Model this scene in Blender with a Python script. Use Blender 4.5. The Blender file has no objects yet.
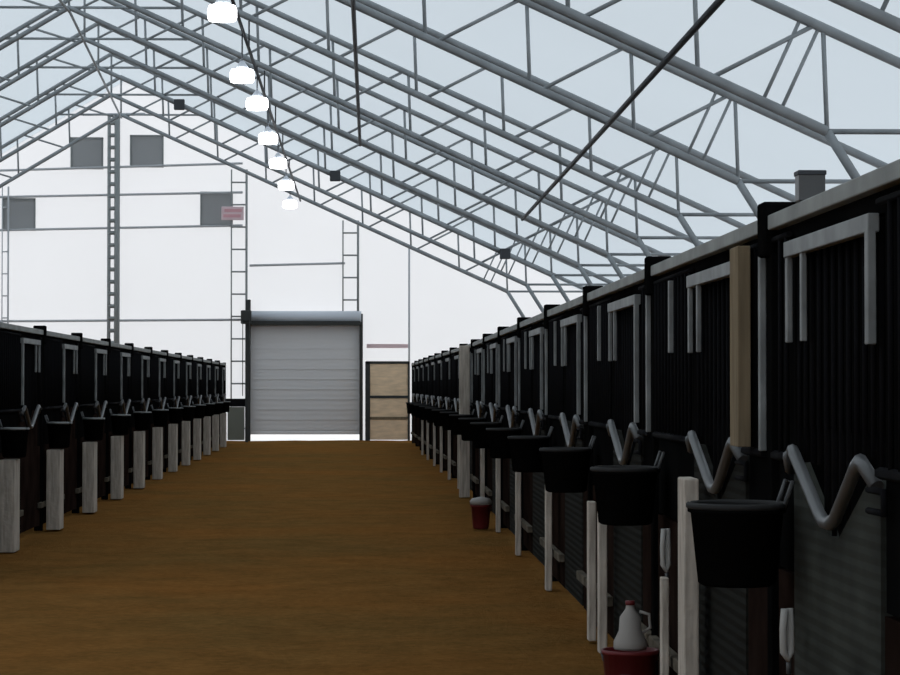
import bpy, bmesh, math, random
from mathutils import Vector, Matrix
random.seed(7)
C = bpy.context.scene.collection
EYE = 1.6

# ------------------------------------------------------------------ materials
def mat(name, col, rough=0.8, spec=0.2, metal=0.0, noise=None, bump=None, emit=None):
    m = bpy.data.materials.new(name); m.use_nodes = True
    nt = m.node_tree; b = nt.nodes['Principled BSDF']
    b.inputs['Base Color'].default_value = (*col, 1)
    b.inputs['Roughness'].default_value = rough
    b.inputs['Specular IOR Level'].default_value = spec
    b.inputs['Metallic'].default_value = metal
    tc = nt.nodes.new('ShaderNodeTexCoord')
    if noise:
        scale, amt, stretch = noise
        mp = nt.nodes.new('ShaderNodeMapping'); mp.inputs['Scale'].default_value = stretch
        nt.links.new(tc.outputs['Object'], mp.inputs['Vector'])
        n = nt.nodes.new('ShaderNodeTexNoise'); n.inputs['Scale'].default_value = scale
        n.inputs['Detail'].default_value = 5
        nt.links.new(mp.outputs[0], n.inputs['Vector'])
        r = nt.nodes.new('ShaderNodeValToRGB')
        r.color_ramp.elements[0].position = 0.3; r.color_ramp.elements[1].position = 0.7
        r.color_ramp.elements[0].color = (*[c*(1-amt) for c in col], 1)
        r.color_ramp.elements[1].color = (*[min(1, c*(1+amt)) for c in col], 1)
        nt.links.new(n.outputs['Fac'], r.inputs[0]); nt.links.new(r.outputs[0], b.inputs['Base Color'])
    if bump:
        kind, scale, strength, direction = bump
        if kind == 'wave':
            w = nt.nodes.new('ShaderNodeTexWave'); w.bands_direction = direction
            w.inputs['Scale'].default_value = scale; w.inputs['Distortion'].default_value = 0.6
            out = w.outputs['Fac']
        else:
            w = nt.nodes.new('ShaderNodeTexNoise'); w.inputs['Scale'].default_value = scale
            w.inputs['Detail'].default_value = 8; out = w.outputs['Fac']
        nt.links.new(tc.outputs['Object'], w.inputs['Vector'])
        bp = nt.nodes.new('ShaderNodeBump'); bp.inputs['Strength'].default_value = strength
        bp.inputs['Distance'].default_value = 0.05
        nt.links.new(out, bp.inputs['Height']); nt.links.new(bp.outputs[0], b.inputs['Normal'])
    if emit:
        b.inputs['Emission Color'].default_value = (*emit[0], 1)
        b.inputs['Emission Strength'].default_value = emit[1]
    return m

def fabric(name, trans, diff, fac):
    m = bpy.data.materials.new(name); m.use_nodes = True
    nt = m.node_tree; nt.nodes.clear()
    o = nt.nodes.new('ShaderNodeOutputMaterial'); mx = nt.nodes.new('ShaderNodeMixShader')
    t = nt.nodes.new('ShaderNodeBsdfTranslucent'); d = nt.nodes.new('ShaderNodeBsdfDiffuse')
    tc = nt.nodes.new('ShaderNodeTexCoord'); n = nt.nodes.new('ShaderNodeTexNoise')
    n.inputs['Scale'].default_value = 0.25; n.inputs['Detail'].default_value = 3
    nt.links.new(tc.outputs['Object'], n.inputs['Vector'])
    r = nt.nodes.new('ShaderNodeValToRGB')
    r.color_ramp.elements[0].color = (*[c*0.94 for c in trans], 1)
    r.color_ramp.elements[1].color = (*trans, 1)
    nt.links.new(n.outputs['Fac'], r.inputs[0]); nt.links.new(r.outputs[0], t.inputs[0])
    d.inputs[0].default_value = (*diff, 1); mx.inputs[0].default_value = fac
    nt.links.new(t.outputs[0], mx.inputs[1]); nt.links.new(d.outputs[0], mx.inputs[2])
    nt.links.new(mx.outputs[0], o.inputs[0])
    return m

def dirt():
    m = bpy.data.materials.new('arena_dirt'); m.use_nodes = True
    nt = m.node_tree; b = nt.nodes['Principled BSDF']
    b.inputs['Roughness'].default_value = 1; b.inputs['Specular IOR Level'].default_value = 0.0
    tc = nt.nodes.new('ShaderNodeTexCoord')
    def noise(s, det, rough=0.6):
        n = nt.nodes.new('ShaderNodeTexNoise'); n.inputs['Scale'].default_value = s
        n.inputs['Detail'].default_value = det; n.inputs['Roughness'].default_value = rough
        nt.links.new(tc.outputs['Object'], n.inputs['Vector']); return n
    big, med, fine = noise(0.35, 4), noise(2.2, 6), noise(14, 8, 0.75)
    r = nt.nodes.new('ShaderNodeValToRGB'); e = r.color_ramp.elements
    e[0].position = 0.35; e[0].color = (0.180, 0.098, 0.030, 1)
    e[1].position = 0.68; e[1].color = (0.238, 0.106, 0.028, 1)
    nt.links.new(big.outputs['Fac'], r.inputs[0])
    r2 = nt.nodes.new('ShaderNodeValToRGB'); e = r2.color_ramp.elements
    e[0].position = 0.3; e[0].color = (0.78, 0.78, 0.8, 1); e[1].position = 0.75; e[1].color = (1.12, 1.12, 1.15, 1)
    nt.links.new(med.outputs['Fac'], r2.inputs[0])
    r3 = nt.nodes.new('ShaderNodeValToRGB'); e = r3.color_ramp.elements
    e[0].position = 0.35; e[0].color = (0.8, 0.8, 0.8, 1); e[1].position = 0.7; e[1].color = (1.2, 1.2, 1.2, 1)
    nt.links.new(fine.outputs['Fac'], r3.inputs[0])
    def mul(a, c):
        x = nt.nodes.new('ShaderNodeMix'); x.data_type = 'RGBA'; x.blend_type = 'MULTIPLY'
        x.inputs[0].default_value = 1; nt.links.new(a, x.inputs[6]); nt.links.new(c, x.inputs[7]); return x.outputs[2]
    nt.links.new(mul(mul(r.outputs[0], r2.outputs[0]), r3.outputs[0]), b.inputs['Base Color'])
    ad = nt.nodes.new('ShaderNodeMath'); ad.operation = 'ADD'
    nt.links.new(med.outputs['Fac'], ad.inputs[0]); nt.links.new(fine.outputs['Fac'], ad.inputs[1])
    bp = nt.nodes.new('ShaderNodeBump'); bp.inputs['Strength'].default_value = 0.6; bp.inputs['Distance'].default_value = 0.08
    nt.links.new(ad.outputs[0], bp.inputs['Height']); nt.links.new(bp.outputs[0], b.inputs['Normal'])
    return m

M = dict(
    dirt=dirt(),
    roof=fabric('roof_fabric', (0.68, 0.755, 0.81), (0.62, 0.70, 0.74), 0.35),
    gable=fabric('gable_fabric', (0.85, 0.85, 0.865), (0.80, 0.80, 0.82), 0.35),
    vent=fabric('vent_mesh', (0.6, 0.62, 0.63), (0.42, 0.43, 0.44), 0.6),
    steel=mat('galvanised_steel', (0.27, 0.295, 0.31), 0.55, 0.3, noise=(3, .18, (1, 1, 1))),
    steel_dark=mat('weathered_steel', (0.055, 0.06, 0.068), 0.6, 0.2),
    lattice=mat('lattice_steel', (0.28, 0.30, 0.30), 0.6, 0.2),
    girt=mat('girt_steel', (0.50, 0.52, 0.54), 0.6, 0.2),
    rail=mat('stall_rail_metal', (0.24, 0.25, 0.24), 0.6, 0.15, noise=(4, .25, (1, 1, 1))),
    frame=mat('stall_frame_metal', (0.20, 0.21, 0.21), 0.5, 0.2, noise=(6, .3, (1, 1, 1))),
    yoke=mat('yoke_metal', (0.075, 0.078, 0.08), 0.4, 0.4),
    black=mat('black_sheet', (0.0045, 0.0045, 0.0045), 1.0, 0.0, noise=(2, .4, (1, 1, 1))),
    bars=mat('black_bars', (0.008, 0.008, 0.009), 0.9, 0.02),
    lower=mat('dark_kick_panel', (0.016, 0.010, 0.008), 1.0, 0.0, noise=(3, .5, (1, 1, 1))),
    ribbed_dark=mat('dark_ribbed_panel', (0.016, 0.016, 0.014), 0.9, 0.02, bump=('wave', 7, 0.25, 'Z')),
    ribbed=mat('ribbed_panel', (0.034, 0.036, 0.031), 0.9, 0.05, noise=(3, .4, (1, 1, 1)), bump=('wave', 7, 0.14, 'Z')),
    tub=mat('black_rubber', (0.004, 0.004, 0.004), 0.95, 0.0),
    rimgrey=mat('worn_rubber_rim', (0.03, 0.03, 0.03), 0.8, 0.1),
    board=mat('whitewashed_board', (0.45, 0.40, 0.345), 0.9, 0.05, noise=(5, .3, (6, 6, .6)), bump=('noise', 12, .3, 'Z')),
    lumber=mat('bare_lumber', (0.20, 0.155, 0.10), 0.9, 0.05, noise=(5, .25, (6, 6, .5))),
    kick=mat('old_timber', (0.10, 0.085, 0.065), 0.9, 0.05, noise=(6, .4, (2, 1, 2))),
    ply=mat('plywood', (0.82, 0.62, 0.42), 0.8, 0.1, noise=(2.5, .15, (1, 1, 4))),
    curtain=mat('door_curtain', (0.70, 0.69, 0.69), 0.6, 0.1, bump=('wave', 2.2, 0.05, 'Z')),
    hood=mat('door_hood', (0.62, 0.66, 0.72), 0.4, 0.3),
    jamb=mat('door_jamb', (0.05, 0.052, 0.05), 0.7, 0.1),
    white=mat('white_paint', (0.75, 0.74, 0.74), 0.7, 0.2),
    pink=mat('faded_red', (0.72, 0.40, 0.44), 0.7, 0.1),
    paleink=mat('faded_lettering', (0.78, 0.60, 0.63), 0.7, 0.1),
    greygreen=mat('gate_sheet', (0.20, 0.21, 0.18), 0.8, 0.1),
    plastic=mat('white_plastic', (0.28, 0.26, 0.24), 0.5, 0.3),
    maroon=mat('maroon_plastic', (0.12, 0.012, 0.014), 0.5, 0.3),
    blue=mat('dull_blue_plastic', (0.03, 0.04, 0.06), 0.6, 0.2),
    strap=mat('white_rope', (0.40, 0.39, 0.37), 0.9, 0.0),
    lamp=mat('lamp_lens', (0.9, 0.9, 0.9), 0.5, 0.2, emit=((0.97, 0.98, 1.0), 6)),
    outside=mat('pale_concrete', (0.85, 0.85, 0.83), 0.9, 0.1, noise=(1, .1, (1, 1, 1))),
)

# ------------------------------------------------------------------ helpers
def box(bm, x0, x1, y0, y1, z0, z1, bevel=0.0):
    if x0 > x1: x0, x1 = x1, x0
    m = Matrix.Translation(((x0+x1)/2, (y0+y1)/2, (z0+z1)/2)) @ Matrix.Diagonal((x1-x0, y1-y0, z1-z0, 1))
    r = bmesh.ops.create_cube(bm, size=1, matrix=m)
    if bevel > 0:
        es = list({e for v in r['verts'] for e in v.link_edges})
        bmesh.ops.bevel(bm, geom=es, offset=bevel, segments=2, affect='EDGES', profile=0.5)

def tube(bm, pts, r, n=8, cap=True):
    pts = [Vector(p) for p in pts]; rings = []
    for i, p in enumerate(pts):
        if i == 0: d = pts[1]-p
        elif i == len(pts)-1: d = p-pts[i-1]
        else: d = (pts[i+1]-p).normalized()+(p-pts[i-1]).normalized()
        d.normalize()
        up = Vector((0, 1, 0)) if abs(d.y) < 0.9 else Vector((1, 0, 0))
        a = d.cross(up).normalized(); b = d.cross(a)
        rings.append([bm.verts.new(p+a*r*math.cos(2*math.pi*k/n)+b*r*math.sin(2*math.pi*k/n)) for k in range(n)])
    for A, B in zip(rings, rings[1:]):
        for k in range(n):
            f = bm.faces.new((A[k], A[(k+1) % n], B[(k+1) % n], B[k])); f.smooth = True
    if cap:
        bm.faces.new(list(reversed(rings[0]))); bm.faces.new(rings[-1])

def lathe(bm, prof, n=20, cx=0, cy=0, cz=0, arc=2*math.pi):
    rings = []
    for r, z in prof:
        rings.append([bm.verts.new((cx+r*math.cos(arc*k/n), cy+r*math.sin(arc*k/n), cz+z)) for k in range(n)])
    for A, B in zip(rings, rings[1:]):
        for k in range(n):
            f = bm.faces.new((A[k], A[(k+1) % n], B[(k+1) % n], B[k])); f.smooth = True
    bm.faces.new(list(reversed(rings[0])))

def poly_prism(bm, pts, x0, x1):
    """(y, z) outline given real thickness from x0 to x1"""
    a = [bm.verts.new((x0, y, z)) for y, z in pts]; b = [bm.verts.new((x1, y, z)) for y, z in pts]
    bm.faces.new(a); bm.faces.new(list(reversed(b)))
    for i in range(len(pts)):
        j = (i+1) % len(pts); bm.faces.new((a[i], b[i], b[j], a[j]))

def build(name, fn, m, parent=None, loc=None):
    bm = bmesh.new(); fn(bm)
    bmesh.ops.recalc_face_normals(bm, faces=bm.faces)
    me = bpy.data.meshes.new(name); bm.to_mesh(me); bm.free(); me.materials.append(M[m])
    o = bpy.data.objects.new(name, me); C.objects.link(o)
    if parent: o.parent = parent
    if loc: o.location = loc
    return o

def tag(o, label, cat, group=None):
    o['label'] = label; o['category'] = cat
    if group: o['group'] = group
    return o

def thing(name, label, cat, loc=(0, 0, 0), rz=0, group=None):
    o = bpy.data.objects.new(name, None); C.objects.link(o)
    o.location = loc; o.rotation_euler = (0, 0, rz); o.empty_display_size = .2
    return tag(o, label, cat, group)

def dup(root, loc, rz=0, label=None):
    r = root.copy(); C.objects.link(r); r.location = loc; r.rotation_euler = (0, 0, rz)
    if label: r['label'] = label
    for ch in list(root.children):
        c = ch.copy(); C.objects.link(c); c.parent = r
        for g in ch.children:
            d = g.copy(); C.objects.link(d); d.parent = c
    return r

def struct(name, fn, m, parent=None):
    o = build(name, fn, m, parent); o['kind'] = 'structure'; return o

ORD = ['nearest', 'second', 'third', 'fourth', 'fifth', 'sixth', 'seventh', 'eighth', 'ninth', 'tenth', 'eleventh',
       'twelfth', 'thirteenth', 'fourteenth', 'fifteenth', 'sixteenth', 'seventeenth', 'eighteenth']
def nth(i, n, what):
    if i == 0: return f'the nearest {what}'
    if i == n-1: return f'the farthest {what}'
    return f'{ORD[i]} {what} from the camera'

# ------------------------------------------------------------------ building dimensions
RX, RH = -6.28, 7.84+EYE          # ridge node of the bottom chord
SR, SL = 0.456, 0.60               # roof slopes, right and left
KR, KL = 4.9, -15.1               # knees
DEP = 1.10                        # truss depth
WR, WL = 7.9, -18.6               # side walls
YB, YE = -9.0, 71.15              # back and end wall
def ox(y): return 0.0 if y < 50 else -1.05*(y-50)/21
def hb(x):                        # height of the bottom chord
    return RH-SR*(x-RX) if x > RX else RH-SL*(RX-x)
def ht(x): return hb(x)+DEP
def ex(px): return (px-372)/33.75
def ez(py): return EYE+(386-py)/33.75+0.0

# ------------------------------------------------------------------ setting
def f_floor(bm):
    xs = [WL+(WR-WL)*i/60 for i in range(61)]; ys = [YB+(YE-YB)*i/160 for i in range(161)]
    g = [[bm.verts.new((x, y, 0.012*math.sin(x*2.1+y*.7)*math.sin(y*1.3-x)+random.uniform(-.006, .006)-.012)) for y in ys] for x in xs]
    for i in range(60):
        for j in range(160):
            f = bm.faces.new((g[i][j], g[i+1][j], g[i+1][j+1], g[i][j+1])); f.smooth = True
struct('floor', f_floor, 'dirt')
struct('ground', lambda bm: box(bm, WL-25, WR+25, YE+.02, YE+45, -.12, -.03), 'outside')

def f_roof(bm):
    ys = [YB]+[50*i/6 for i in range(1, 7)]+[57, 62, 67, YE+.05]
    rows = []
    for y in ys:
        o = ox(y); r = []
        for x in (WL, RX, WR):
            r.append(bm.verts.new((x+(o if x == RX else 0)*1.0+(0 if x == RX else 0), y, ht(x-(o if x != RX else 0))+.09)))
        rows.append(r)
    for a, b in zip(rows, rows[1:]):
        for k in (0, 1): bm.faces.new((a[k], a[k+1], b[k+1], b[k]))
struct('ceiling', f_roof, 'roof')
def side(x):
    def f(bm):
        ys = [YB]+[50*i/6 for i in range(1, 7)]+[57, 62, 67, YE+.05]
        lo = [bm.verts.new((x, y, -.05)) for y in ys]; hi = [bm.verts.new((x, y, ht(x-ox(y))+.09)) for y in ys]
        for i in range(len(ys)-1): bm.faces.new((lo[i], lo[i+1], hi[i+1], hi[i]))
    return f
struct('wall_right', side(WR), 'gable'); struct('wall_left', side(WL), 'gable')
DX0, DX1, DTOP = ex(251), ex(359.5), ez(322)
def wall_end(y, door):
    def f(bm):
        o = ox(y); xs = [WL, RX+o, WR] + ([DX0, DX1] if door else []); xs.sort()
        for a, b in zip(xs, xs[1:]):
            z = DTOP if (door and abs(a-DX0) < 1e-6) else -.05
            bm.faces.new([bm.verts.new(p) for p in ((a, y, z), (b, y, z), (b, y, ht(b-o)+.09), (a, y, ht(a-o)+.09))])
    return f
struct('wall_far', wall_end(YE, True), 'gable'); struct('wall_near', wall_end(YB, False), 'gable')

# vents in the gable
for i, (x0, x1, y0, y1) in enumerate([(72.5, 103, 139, 169), (131.5, 163, 136.5, 167), (5.5, 36, 200, 230.5), (201.5, 232, 193, 225)]):
    X0, X1, Z0, Z1 = ex(x0), ex(x1), ez(y1), ez(y0)
    w = struct(f'window_{i+1}', lambda bm: box(bm, X0, X1, YE-.06, YE-.03, Z0, Z1), 'vent')
    def fr(bm):
        for a, b, c, d in ((X0-.03, X1+.03, Z0-.03, Z0+.02), (X0-.03, X1+.03, Z1-.02, Z1+.03), (X0-.03, X0+.02, Z0, Z1), (X1-.02, X1+.03, Z0, Z1)):
            box(bm, a, b, YE-.085, YE-.03, c, d)
    build('window_frame', fr, 'lattice', w)

# ------------------------------------------------------------------ trusses
TZ = [19.7, 25.67, 31.95, 38.2, 44.2, 49.8, 54.3, 59.2, 64.7, 69.5]
R_CH, R_WEB = 0.058, 0.026
def make_truss(label, loc):
    t = thing('roof_truss', label, 'truss', loc, 0, 'trusses across the roof')
    lim = WR-.12; liml = WL+.12
    build('bottom_chord', lambda bm: tube(bm, [(KL, 0, hb(KL)), (RX, 0, RH), (KR, 0, hb(KR))], R_CH, 10), 'steel', t)
    build('top_chord', lambda bm: tube(bm, [(liml, 0, ht(liml)), (RX, 0, ht(RX)), (lim, 0, ht(lim))], R_CH, 10), 'steel', t)
    dr, dl = DEP/SR, DEP/SL
    build('collar_tie', lambda bm: tube(bm, [(RX-dl, 0, RH), (RX+dr, 0, RH)], .028), 'steel', t)
    build('ridge_post', lambda bm: tube(bm, [(RX, 0, RH), (RX, 0, ht(RX))], R_WEB), 'steel', t)
    for sgn, K, n in ((1, KR, 8), (-1, KL, 6)):
        xs = [RX+(K-RX)*i/n for i in range(n+1)]
        for i, x in enumerate(xs[1:], 1):
            build('vertical_web', lambda bm: tube(bm, [(x+.03*sgn*0, 0, hb(x)), (x-.04, 0, ht(x-.04))], R_WEB, 6), 'steel', t)
        for a, b in zip(xs, xs[1:]):
            p, q = a+.14*sgn, b-.12*sgn
            build('diagonal_web', lambda bm: tube(bm, [(p, 0, hb(p)), (q, 0, ht(q))], R_WEB, 6), 'steel', t)
        a = K-.70*sgn
        for d in (0, .2*sgn):
            build('knee_brace', lambda bm: tube(bm, [(a+d, 0, hb(a+d)), (a+d+.42*sgn, 0, ht(a+d+.42*sgn))], .021, 6), 'steel', t)
        W = lim if sgn > 0 else liml
        zt = min(hb(K), ht(W)+.25)
        e = W
        hx = K+sgn*(ht(K)-hb(K))/(SR if sgn > 0 else SL); hx = min(hx, lim) if sgn > 0 else max(hx, liml)
        build('haunch_tie', lambda bm: tube(bm, [(K, 0, hb(K)), (hx, 0, hb(K)-.0)], .03, 8), 'steel', t)
        build('outer_leg', lambda bm: tube(bm, [(W, 0, 0), (W, 0, ht(W))], R_CH, 10), 'steel', t)
        build('inner_leg', lambda bm: tube(bm, [(W-.12*sgn, 0, 0), (K+.27*sgn, 0, hb(K)-.43), (K, 0, hb(K))], R_CH*.9, 10), 'steel', t)
    return t
n = len(TZ)
lab = lambda i: 'galvanised steel roof truss spanning the barn, ' + nth(i, n, 'truss')
t0 = make_truss(lab(0), (0, TZ[0], 0))
for i in range(1, n):
    if TZ[i] < 50: dup(t0, (0, TZ[i], 0), 0, lab(i))
    else:
        r = dup(t0, (ox(TZ[i]), TZ[i], 0), 0, lab(i))

# longitudinal purlins running under the bottom chords
def purlin(x, dark, label, rad=.04, ys=(15, 30, 49.9)):
    o = build('roof_purlin', lambda bm: tube(bm, [(x+ox(y), y, hb(x)-R_CH-rad*.6) for y in ys], rad, 8), dark)
    tag(o, label, 'roof beam')
purlin(3.13, 'steel_dark', 'dark steel pipe running lengthwise under the trusses above the right stalls', .035)
purlin(-0.25, 'steel_dark', 'dark steel pipe running lengthwise under the trusses over the aisle', .032)
purlin(RX, 'steel', 'grey steel ridge pipe running lengthwise along the truss peaks', .03, (15, 30, 50, 60, 69.6))

# dark clamps / speakers hung at the ninth truss
for x, lb in ((3.28, 'black box on the far trusses above the right stalls'), (-0.91, 'black box on the far trusses over the aisle'),
              (-4.74, 'black box on the far trusses near the ridge')):
    y = 59.2
    z = hb(x-ox(y))
    t = thing('junction_box', lb, 'box', (x, y, z), 0, 'black boxes on the trusses')
    build('housing', lambda bm: box(bm, -.13, .13, -.2, -.05, -.14, .12, .02), 'steel_dark', t)
    build('mounting_bracket', lambda bm: box(bm, -.04, .04, -.06, .06, -.08, .06), 'steel_dark', t)

# ------------------------------------------------------------------ lamps
LP = [(222, 12), (242, 75), (257, 103), (268, 138), (278, 163), (286, 185), (290, 204)]
HL = 4.72
ZP = hb(-1.95)-.5
def lamp_unit(label, loc, up):
    t = thing('high_bay_lamp', label, 'lamp', loc, 0, 'lamps over the aisle')
    build('lamp_housing', lambda bm: lathe(bm, [(.10, .08), (.12, .08), (.08, .14), (.05, .18), (.03, .21)], 20), 'hood', t)
    build('lens', lambda bm: lathe(bm, [(.10, -.12), (.17, -.11), (.185, -.07), (.185, .03), (.165, .08), (.02, .08)], 20), 'lamp', t)
    build('drop_rod', lambda bm: tube(bm, [(0, 0, .2), (0, 0, up)], .012, 8), 'steel_dark', t)
    return t
for i, (px, py) in enumerate(LP):
    k = (386-py)/HL; y = 2400/k; x = (px-372)/k
    # hang from the nearest lengthwise pipe height
    z = EYE+HL
    lamp_unit('glowing white high bay lamp over the aisle, '+nth(i, len(LP), 'lamp'), (x, y, z), ZP-z-.02)
# carrying pipe for the lamps
ct = thing('lamp_conduit', 'thin dark pipe under the trusses carrying the row of lamps', 'pipe', (0, 0, 0))
build('pipe', lambda bm: tube(bm, [(-1.88, 17, ZP), (-2.08, 69.6, ZP)], .028, 8), 'steel_dark', ct)
for y in TZ:
    if y < 60: build('hanger', lambda bm: tube(bm, [(-1.88-.2*(y-17)/52.6, y, ZP), (-1.88-.2*(y-17)/52.6, y, hb(-1.9-ox(y))-.03)], .014, 6), 'steel_dark', ct)

# ------------------------------------------------------------------ end wall furniture
def lattice(px0, px1, ztop, label, m='lattice', step=.62, r=.035, z0=0.0):
    X0, X1 = ex(px0), ex(px1); y = YE-.24; c = (X0+X1)/2
    t = thing('lattice_column', label, 'column', (c, y, 0), 0, 'lattice columns of the end wall')
    w = (X1-X0)/2
    for s in (-w, w): build('upright', lambda bm: tube(bm, [(s, 0, z0), (s, 0, ztop)], r if s > 0 else r*.6, 8), m, t)
    z = z0+.35; k = 0
    while z < ztop:
        build('rung', lambda bm: tube(bm, [(-w, 0, z), (w, 0, z)], r*.7, 6), m, t); z += step
def topz(px): return ht(ex(px)-ox(YE))-1.0
lattice(5, 11, topz(8), 'pale lattice column at the far left of the end wall', 'girt', .65, .028)
lattice(110.5, 118.5, topz(115)+.2, 'grey lattice column at the centre of the end wall', 'lattice', .36, .085)
lattice(232, 247, topz(239), 'wide lattice column left of the roll-up door', 'lattice', .66, .035)
lattice(343, 358, topz(350), 'wide lattice column rising above the right side of the roll-up door', 'lattice', .66, .035, ez(312)+.0)
o = build('wall_post', lambda bm: tube(bm, [(0, 0, 0), (0, 0, topz(408))], .03, 8), 'girt', loc=(ex(409), YE-.3, 0))
tag(o, 'thin grey post on the end wall beside the plywood door', 'post')
for (xa, ya, xb, yb), lb in [((-30, 173, 243, 164), 'highest grey wall girt, just under the two upper vents'),
                             ((-30, 199, 243, 193), 'grey wall girt above the two lower vents'),
                             ((-30, 232, 243, 226), 'grey wall girt just under the two lower vents'),
                             ((-30, 322, 246, 320), 'lowest grey wall girt, just above the left stalls'),
                             ((250, 266, 345, 263.5), 'short grey wall girt above the roll-up door'),
                             ((84, 116, 146, 115), 'short grey girt at the peak of the end wall')]:
    o = build('wall_girt', lambda bm: tube(bm, [(ex(xa), YE-.2, ez(ya)), (ex(xb), YE-.2, ez(yb))], .036, 8), 'girt')
    tag(o, lb, 'wall beam')

# roll-up door
d = struct('door_1', lambda bm: box(bm, DX0, DX1, YE-.10, YE-.06, .20, ez(325)), 'curtain')
def slats(bm):
    z = .3
    while z < ez(330):
        box(bm, DX0+.02, DX1-.02, YE-.115, YE-.095, z, z+.012); z += .3
build('curtain_seam', slats, 'curtain', d)
build('bottom_bar', lambda bm: box(bm, DX0, DX1, YE-.13, YE-.04, .17, .25, .01), 'white', d)
build('door_hood', lambda bm: tube(bm, [(DX0-.02, YE-.25, ez(317)), (DX1+.05, YE-.25, ez(317))], .17, 16), 'hood', d)
build('hood_lip', lambda bm: box(bm, DX0, DX1+.03, YE-.42, YE-.1, ez(325.5), ez(321.5)), 'jamb', d)
build('guide_rail', lambda bm: box(bm, DX0-.14, DX0, YE-.3, YE, -.02, ez(300), .01), 'jamb', d)
build('guide_rail', lambda bm: box(bm, DX1, DX1+.10, YE-.3, YE, -.02, ez(314), .01), 'jamb', d)
t = thing('chain_hoist', 'black chain hoist box at the top left corner of the roll-up door', 'hoist', (ex(248), YE-.78, ez(318)))
build('mounting_bracket', lambda bm: box(bm, -.05, .05, .1, .49, -.06, .06), 'jamb', t)
build('hoist_case', lambda bm: box(bm, -.16, .14, -.12, .2, -.2, .2, .03), 'jamb', t)
build('hoist_wheel', lambda bm: tube(bm, [(0, -.12, 0), (0, -.17, 0)], .12, 16), 'jamb', t)
build('hand_chain', lambda bm: [tube(bm, [(s, -.145, 0), (s, -.145, -2.3)], .012, 6) for s in (-.1, .1)], 'jamb', t)

# plywood stable door with a white board over it
X0, X1, yd = ex(366), ex(409), YE-.9
t = thing('plywood_door', 'tan two-leaf plywood door in a dark frame right of the roll-up door', 'door', ((X0+X1)/2, yd, 0))
w = (X1-X0)/2
build('door_frame', lambda bm: [box(bm, -w-.02, -w+.12, -.06, .06, 0, ez(362)), box(bm, w-.05, w, -.06, .06, 0, ez(362)),
                                box(bm, -w, w, -.06, .06, ez(364), ez(361.5)), box(bm, -w, w, -.05, .05, ez(398), ez(395.5))], 'jamb', t)
build('upper_leaf', lambda bm: box(bm, -w+.12, w-.05, -.03, .03, ez(395.5), ez(364), .005), 'ply', t)
lo = build('lower_leaf', lambda bm: box(bm, -w+.12, w-.05, -.03, .03, .03, ez(398), .005), 'ply', t)
build('cross_rail', lambda bm: box(bm, -w+.12, w-.05, -.045, -.03, .62, .70), 'lumber', lo)
t2 = thing('sign_strip', 'long narrow faded pink sign on the end wall above the plywood door', 'sign', ((X0+X1)/2, YE, ez(348)))
build('panel', lambda bm: box(bm, -w+.02, w-.03, -.04, -.005, 0, .12, .01), 'paleink', t2)
# pinkish sign at left column
t3 = thing('hanging_sign', 'small faded pink sign by the right lower vent', 'sign', (ex(233.5), YE-.42, ez(214.5)))
build('panel', lambda bm: box(bm, -.33, .33, -.02, .02, -.2, .2, .02), 'paleink', t3)
build('lettering', lambda bm: [box(bm, -.27, .24, -.03, -.02, -.12, -.03), box(bm, -.24, .27, -.03, -.02, .04, .13)], 'pink', t3)
# gate between left row and the roll-up door
t4 = thing('stall_gate', 'low grey green gate with a black top rail left of the roll-up door', 'gate', (ex(240), 68.6, 0))
k = 2400/68.6/33.75
g0, g1 = -.30, .30
build('gate_panel', lambda bm: box(bm, g0+.1, g1-.02, -.02, .02, .06, 1.0), 'greygreen', t4)
build('top_rail', lambda bm: box(bm, g0, g1, -.04, .04, 1.02, 1.24), 'bars', t4)
build('gate_post', lambda bm: box(bm, g1, g1+.08, -.05, .05, 0, 1.3), 'jamb', t4)
build('gate_post', lambda bm: box(bm, g0-.06, g0+.02, -.05, .05, 0, 1.3), 'jamb', t4)

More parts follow.
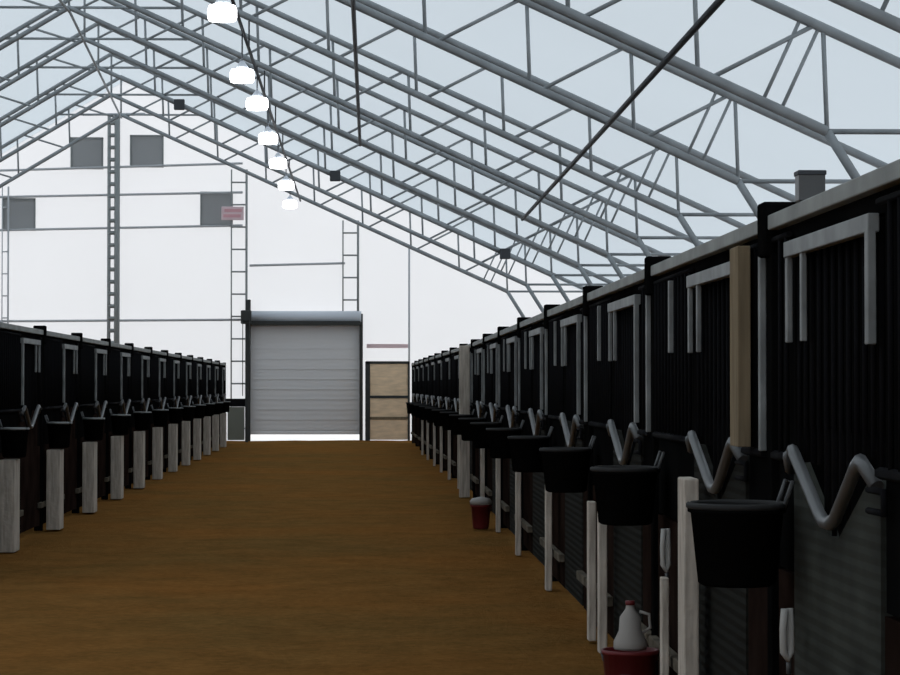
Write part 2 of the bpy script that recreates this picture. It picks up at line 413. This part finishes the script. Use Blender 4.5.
# ------------------------------------------------------------------ stalls
H, P = 2.22, 3.66
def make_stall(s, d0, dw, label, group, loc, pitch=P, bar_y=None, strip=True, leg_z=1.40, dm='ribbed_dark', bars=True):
    """s=+1: body on +x (aisle at -x); s=-1 mirrored. y runs away from the camera."""
    t = thing('horse_stall', label, 'stall', loc, 0, group)
    X = lambda v: v*s
    post = build('corner_post', lambda bm: box(bm, X(-.02), X(.07), 0, .09, 0, 2.22, .006), 'black', t)
    build('post_cap', lambda bm: box(bm, X(-.05), X(.085), 0, .12, 2.07, 2.27, .012), 'black', post)
    if strip: build('post_strip', lambda bm: box(bm, X(-.035), X(-.01), .15, .195, 1.36, 2.10, .004), 'frame', t)
    build('top_rail', lambda bm: box(bm, X(-.03), X(.05), .12, pitch, 2.165, H, .005), 'rail', t)
    if strip: build('short_bar', lambda bm: box(bm, X(-.03), X(-.005), bar_y, bar_y+.045, 1.76, 2.11, .004), 'frame', t)
    a, b, c, d = .09, d0-.03, d0+dw+.03, pitch-.01
    build('front_panel', lambda bm: poly_prism(bm, [(a, .95), (b, .95), (b, 2.10), (c, 2.10), (c, .95), (d, .95), (d, 2.165), (a, 2.165)], X(.01), X(.05)), 'black', t)
    def gr(y0, y1):
        def f(bm):
            y = y0+.06
            while y < y1-.03:
                tube(bm, [(X(-.008), y, 1.35), (X(-.008), y, 2.14)], .009, 6); y += .13
            tube(bm, [(X(-.008), y0, 1.35), (X(-.008), y1, 1.35)], .018, 6); tube(bm, [(X(-.008), y0, 2.13), (X(-.008), y1, 2.13)], .012, 6)
        return f
    for y0, y1 in ((a+.12, b), (c, d)):
        if y1-y0 < .1: continue
        build('grille', gr(y0, y1), 'bars', t)
    for y0, y1 in ((a, b), (c, d)):
        build('lower_panel', lambda bm: box(bm, X(.005), X(.05), y0, y1, .06, .94), 'lower', t)
        build('kick_rail', lambda bm: box(bm, X(-.045), X(.0), y0, y1, .26, .32, .006), 'kick', t)
    build('side_partition', lambda bm: box(bm, X(.07), X(3.4), 0, .04, .05, 2.12), 'black', t)
    build('back_panel', lambda bm: box(bm, X(3.4), X(3.44), 0, pitch, .05, 2.17), 'black', t)
    m = d0+dw/2
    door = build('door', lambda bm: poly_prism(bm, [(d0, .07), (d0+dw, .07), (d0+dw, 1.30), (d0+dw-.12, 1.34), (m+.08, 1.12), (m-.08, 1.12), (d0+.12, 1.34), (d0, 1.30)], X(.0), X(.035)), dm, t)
    build('yoke_rail', lambda bm: tube(bm, [(X(-.01), d0+.0, 1.31), (X(-.03), d0+.07, 1.36), (X(-.03), d0+.14, 1.38), (X(-.03), d0+.2, 1.36), (X(-.02), m-.13, 1.185), (X(-.02), m-.05, 1.165), (X(-.02), m+.05, 1.165), (X(-.02), m+.13, 1.185),
                                            (X(-.03), d0+dw-.2, 1.36), (X(-.03), d0+dw-.14, 1.38), (X(-.03), d0+dw-.07, 1.36), (X(-.01), d0+dw, 1.31)], .022, 8), 'yoke', door)
    build('head_frame', lambda bm: [box(bm, X(-.035), X(.0), d0, d0+dw, 2.045, 2.10, .004), box(bm, X(-.035), X(-.01), d0, d0+.05, leg_z, 2.05, .004)], 'frame', door)  # grey leg stops at leg_z: its fade into shade is built into the length
    for q, w_ in ((dw-.045, .045), (dw-.32, .035)) if bars else ():
        build('bar_lit_top', lambda bm: box(bm, X(-.03), X(-.01), d0+q, d0+q+w_, 1.75, 2.05, .004), 'frame', door)  # only the lit tops of the bars; shade below is put into the shape
    build('window_sheet', lambda bm: box(bm, X(.03), X(.034), d0, d0+dw, 1.46, 2.10), 'black', door)
    for q in range(12):
        yy = d0+.04+(dw-.08)*q/11
        build('window_bar', lambda bm: tube(bm, [(X(.015), yy, 1.12 if 3 < q < 8 else 1.34), (X(.015), yy, 2.09)], .009, 6), 'bars', door)
    build('latch', lambda bm: [tube(bm, [(X(-.02), d0-.14, z), (X(-.03), d0+.03, z)], .010, 6) for z in (1.24, 1.30)] + [tube(bm, [(X(-.02), d0-.14, 1.23), (X(-.02), d0-.14, 1.31)], .010, 6)], 'bars', door)
    return t

def xr(y): return 1.465 if y < 35 else 1.465-.33*(y-35)/32
def xl(y): return -(3.63+.010*(y-23.4))
RB = [5.0+P*k for k in range(17)]
LPITCH = 3.62
LB = [19.45+LPITCH*k for k in range(13)]
glr, gll = 'stalls of the right row', 'stalls of the left row'
rlab = lambda i: 'black horse stall in the right row, '+nth(i, len(RB), 'stall of that row')
llab = lambda i: 'black horse stall in the left row, '+nth(i, len(LB), 'stall of that row')
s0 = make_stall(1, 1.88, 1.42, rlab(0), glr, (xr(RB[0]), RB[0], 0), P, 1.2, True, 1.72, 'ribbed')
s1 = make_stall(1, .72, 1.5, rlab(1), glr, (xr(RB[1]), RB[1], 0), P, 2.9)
for i in range(2, len(RB)):
    y = RB[i]
    if i == 9:
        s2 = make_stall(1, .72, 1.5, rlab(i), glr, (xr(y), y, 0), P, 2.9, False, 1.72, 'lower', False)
        s2.rotation_euler.z = -math.atan((xr(y+P)-xr(y))/P); continue
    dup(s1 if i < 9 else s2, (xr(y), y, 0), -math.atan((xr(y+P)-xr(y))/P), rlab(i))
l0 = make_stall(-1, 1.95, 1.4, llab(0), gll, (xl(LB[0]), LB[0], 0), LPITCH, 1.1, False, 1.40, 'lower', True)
l0.rotation_euler.z = math.atan(.010)
for i in range(1, len(LB)): dup(l0, (xl(LB[i]), LB[i], 0), math.atan(.010), llab(i))
# closing panels at the far ends
for s, y, x, lb in ((1, RB[-1]+P, xr(RB[-1]+P), 'right'), (-1, LB[-1]+LPITCH, xl(LB[-1]+LPITCH), 'left')):
    t = thing('end_panel', f'black end panel closing the far end of the {lb} row of stalls', 'panel', (x, y+.02, 0))
    build('sheet', lambda bm: box(bm, .07*s, 3.3*s, .03, .06, .05, 2.12), 'black', t)
    build('end_post', lambda bm: box(bm, -.02*s, .07*s, .01, .09, 0, 2.25, .006), 'bars', t)

# ------------------------------------------------------------------ feed tubs
def make_tub(s, label, group, loc, rim='rimgrey', sx=.9):
    t = thing('feed_tub', label, 'tub', loc, 0, group)
    prof = [(.13, -.27), (.15, -.26), (.178, -.02), (.190, -.015), (.190, 0), (.170, 0), (.165, -.03), (.14, -.23), (.01, -.235)]
    build('tub_body', lambda bm: (lathe(bm, prof, 24), bmesh.ops.transform(bm, matrix=Matrix.Diagonal((sx, 1, 1, 1)), verts=bm.verts)), 'tub', t)
    def oval(bm, *a):
        bmesh.ops.transform(bm, matrix=Matrix.Diagonal((sx, 1, 1, 1)), verts=bm.verts)
    def ring(bm):
        pts = [(.186*math.cos(2*math.pi*k/24), .186*math.sin(2*math.pi*k/24), .006) for k in range(25)]
        tube(bm, pts, .012, 6, False); oval(bm)
    build('rim', ring, rim, t)
    build('hanger', lambda bm: tube(bm, [(s*.165*sx, -.07, -.01), (s*(.19*sx+.012), -.07, .09), (s*(.19*sx+.012), .07, .09), (s*.165*sx, .07, -.01)], .008, 6), 'yoke', t)
    return t
TR = [8.3+P*k for k in range(15)]
tl = lambda i: 'round black rubber feed tub hung on the right stalls, '+nth(i, len(TR), 'tub there')
tb = make_tub(1, tl(0), 'feed tubs on the right row', (xr(TR[0])-.2, TR[0], 1.18))
for i in range(1, len(TR)): dup(tb, (xr(TR[i])-.2, TR[i], 1.18), 0, tl(i))
TL = [y+.3 for y in LB]
tl2 = lambda i: 'black feed tub with grey rim, left stalls, '+nth(i, len(TL), 'tub there')
tb2 = make_tub(-1, tl2(0), 'feed tubs on the left row', (xl(TL[0])+.17, TL[0], 1.18), 'frame', .74)  # paler rims than on the right: caught light put into the colour
for i in range(1, len(TL)): dup(tb2, (xl(TL[i])+.17, TL[i], 1.18), 0, tl2(i))

# ------------------------------------------------------------------ whitewashed boards
def board(a, b, h, label, group, loc, m='board'):
    def f(bm):
        box(bm, -a/2, a/2, -b/2, b/2, 0, h, .008)
    o = build('wooden_board', f, m, loc=loc); return tag(o, label, 'board', group)
YRb = [10.45, 11.35, 14.4, 15.1, 18.8, 22.7, 26.3, 30.0, 37.4, 41.0, 44.5, 48.0, 52.0, 55.7]
lb = lambda i: 'upright whitewashed board standing against the right stalls, '+nth(i, len(YRb), 'board there')
b0 = board(.065, .22, 1.2, lb(0), 'upright boards along the right row', (xr(10.9)-.085, YRb[0], 0))
b1 = board(.05, .12, 1.12, lb(1), 'upright boards along the right row', (xr(14.4)-.08, YRb[1], 0)); b1.scale = (.7, .7, .62)
for i in range(2, len(YRb)):
    c = b1.copy(); C.objects.link(c); c.location = (xr(YRb[i])-.082, YRb[i], 0); c['label'] = lb(i)
    c.scale = (1, 1, [1, 1, 1, .78, .95, .95, .9, .95, .9, .92, .9, .88, .9, .9][i])
YLb = [y+.30 for y in LB]
lb2 = lambda i: 'wide whitewashed board under a tub at the left stalls, '+nth(i, len(YLb), 'board there')
c0 = board(.15, .34, .89, lb2(0), 'upright boards along the left row', (xl(YLb[0])+.125, YLb[0], 0))
for i in range(1, len(YLb)):
    c = c0.copy(); C.objects.link(c); c.location = (xl(YLb[i])+.125, YLb[i], 0); c['label'] = lb2(i)
# full-height board and the bare plank
o = board(.15, .12, 2.18, 'tall grey board as high as the stalls halfway down the right row', None, (xr(34.4)-.135, 34.52, 0), 'board')
o = build('wooden_plank', lambda bm: box(bm, -.025, .025, -.1, .1, 0, .76, .004), 'lumber', loc=(1.465-.06, 9.12, 1.37))
tag(o, 'bare tan plank fixed upright across a stall door on the right', 'plank')
# small grey box on the rail
t = thing('switch_box', 'small grey metal box standing on the top rail of the right stalls', 'box', (1.475, 8.03, 2.22))
build('case', lambda bm: box(bm, -.045, .045, -.04, .04, 0, .1, .005), 'yoke', t)
build('lid', lambda bm: box(bm, -.048, .048, -.044, .044, .088, .104, .003), 'steel_dark', t)

# ------------------------------------------------------------------ small things by the near right stalls
xw = 1.43
t = thing('bucket', 'maroon plastic bucket on the dirt beside the near right board', 'bucket', (1.265, 11.75, 0))
build('bucket_body', lambda bm: lathe(bm, [(.10, 0), (.115, .02), (.135, .29), (.143, .29), (.143, .31), (.128, .31), (.105, .03), (.01, .03)], 22), 'maroon', t)
build('handle', lambda bm: tube(bm, [(.14*math.cos(a), 0, .3-.12*math.sin(a)) for a in [math.pi*k/10 for k in range(11)]], .006, 6), 'yoke', t)
build('paper_label', lambda bm: box(bm, -.06, -.01, -.137, -.118, .12, .2, .002), 'plastic', t)
t = thing('plastic_jug', 'white plastic jug standing on top of the maroon bucket', 'jug', (1.265, 11.75, .31)); t.scale = (.66, .66, .66)
build('jug_body', lambda bm: lathe(bm, [(.12, 0.002), (.125, .02), (.125, .06), (.085, .14), (.078, .24), (.035, .30), (.03, .33)], 20), 'plastic', t)
build('cap', lambda bm: lathe(bm, [(.036, .33), (.036, .36), (.01, .362)], 14), 'maroon', t)
build('handle', lambda bm: tube(bm, [(.07, 0, .28), (.14, 0, .26), (.15, 0, .16), (.09, 0, .12)], .012, 8), 'plastic', t)
def strap(x, y, z, h, label):
    t = thing('lead_rope', label, 'rope', (x, y, z), 0, None)
    build('rope', lambda bm: tube(bm, [(-.012, 0, 0), (-.016, .005, -h*.4), (-.014, .01, -h*.85), (.0, .015, -h), (.014, .02, -h*.85), (.012, .02, -h*.4), (.008, .02, 0)], .013, 8), 'strap', t)
    build('snap_hook', lambda bm: tube(bm, [(.005, .02, -h-.0), (.005, .02, -h-.05)], .009, 6), 'yoke', t)
strap(1.40, 11.4, .92, .20, 'short white rope hanging under the second tub on the right')
strap(1.40, 8.05, .85, .17, 'short white rope hanging under the nearest tub on the right')
t = thing('bucket', 'dull blue bucket on the dirt below the nearest right tub', 'bucket', (1.25, 7.9, 0))
build('bucket_body', lambda bm: lathe(bm, [(.10, 0), (.115, .02), (.135, .29), (.143, .29), (.143, .31), (.128, .31), (.105, .03), (.01, .03)], 22), 'blue', t)
build('handle', lambda bm: tube(bm, [(.14*math.cos(a), -.14*math.sin(a)*.5, .3-.1*math.sin(a)) for a in [math.pi*k/10 for k in range(11)]], .006, 6), 'yoke', t)
t = thing('bucket', 'small maroon bucket with a pale lid, far down the right stalls', 'bucket', (1.22, 26.9, 0))
build('bucket_body', lambda bm: lathe(bm, [(.08, 0), (.09, .02), (.11, .25), (.12, .25), (.12, .27), (.105, .27), (.08, .03), (.01, .03)], 16), 'maroon', t)
build('lid', lambda bm: lathe(bm, [(.122, .272), (.125, .31), (.10, .34), (.01, .36)], 16), 'plastic', t)

# ------------------------------------------------------------------ camera
cam = bpy.data.cameras.new('camera'); co = bpy.data.objects.new('camera', cam); C.objects.link(co)
cam.sensor_width = 36; cam.lens = 96; cam.clip_end = 500; cam.clip_start = .1
co.location = (0, 0, EYE)
co.rotation_euler = (math.radians(90)+math.atan(48.5/2400), 0, -math.atan(78/2400))
bpy.context.scene.camera = co

# ------------------------------------------------------------------ light
w = bpy.data.worlds.new('sky'); bpy.context.scene.world = w; w.use_nodes = True
nt = w.node_tree; bg = nt.nodes['Background']
bg.inputs[0].default_value = (0.955, 0.975, 1.0, 1); bg.inputs[1].default_value = 1.0
sun = bpy.data.lights.new('sun', 'SUN'); so = bpy.data.objects.new('sun', sun); C.objects.link(so)
sun.energy = 0.5; sun.angle = math.radians(6); sun.color = (1, .98, .95)
so.rotation_euler = (math.radians(-62), 0, math.radians(8)); so.location = (0, 90, 30)

sc = bpy.context.scene
vs = sc.view_settings; vs.view_transform = 'Standard'; vs.look = 'None'; vs.gamma = 1.0; vs.exposure = 0.35; vs.use_curve_mapping = False
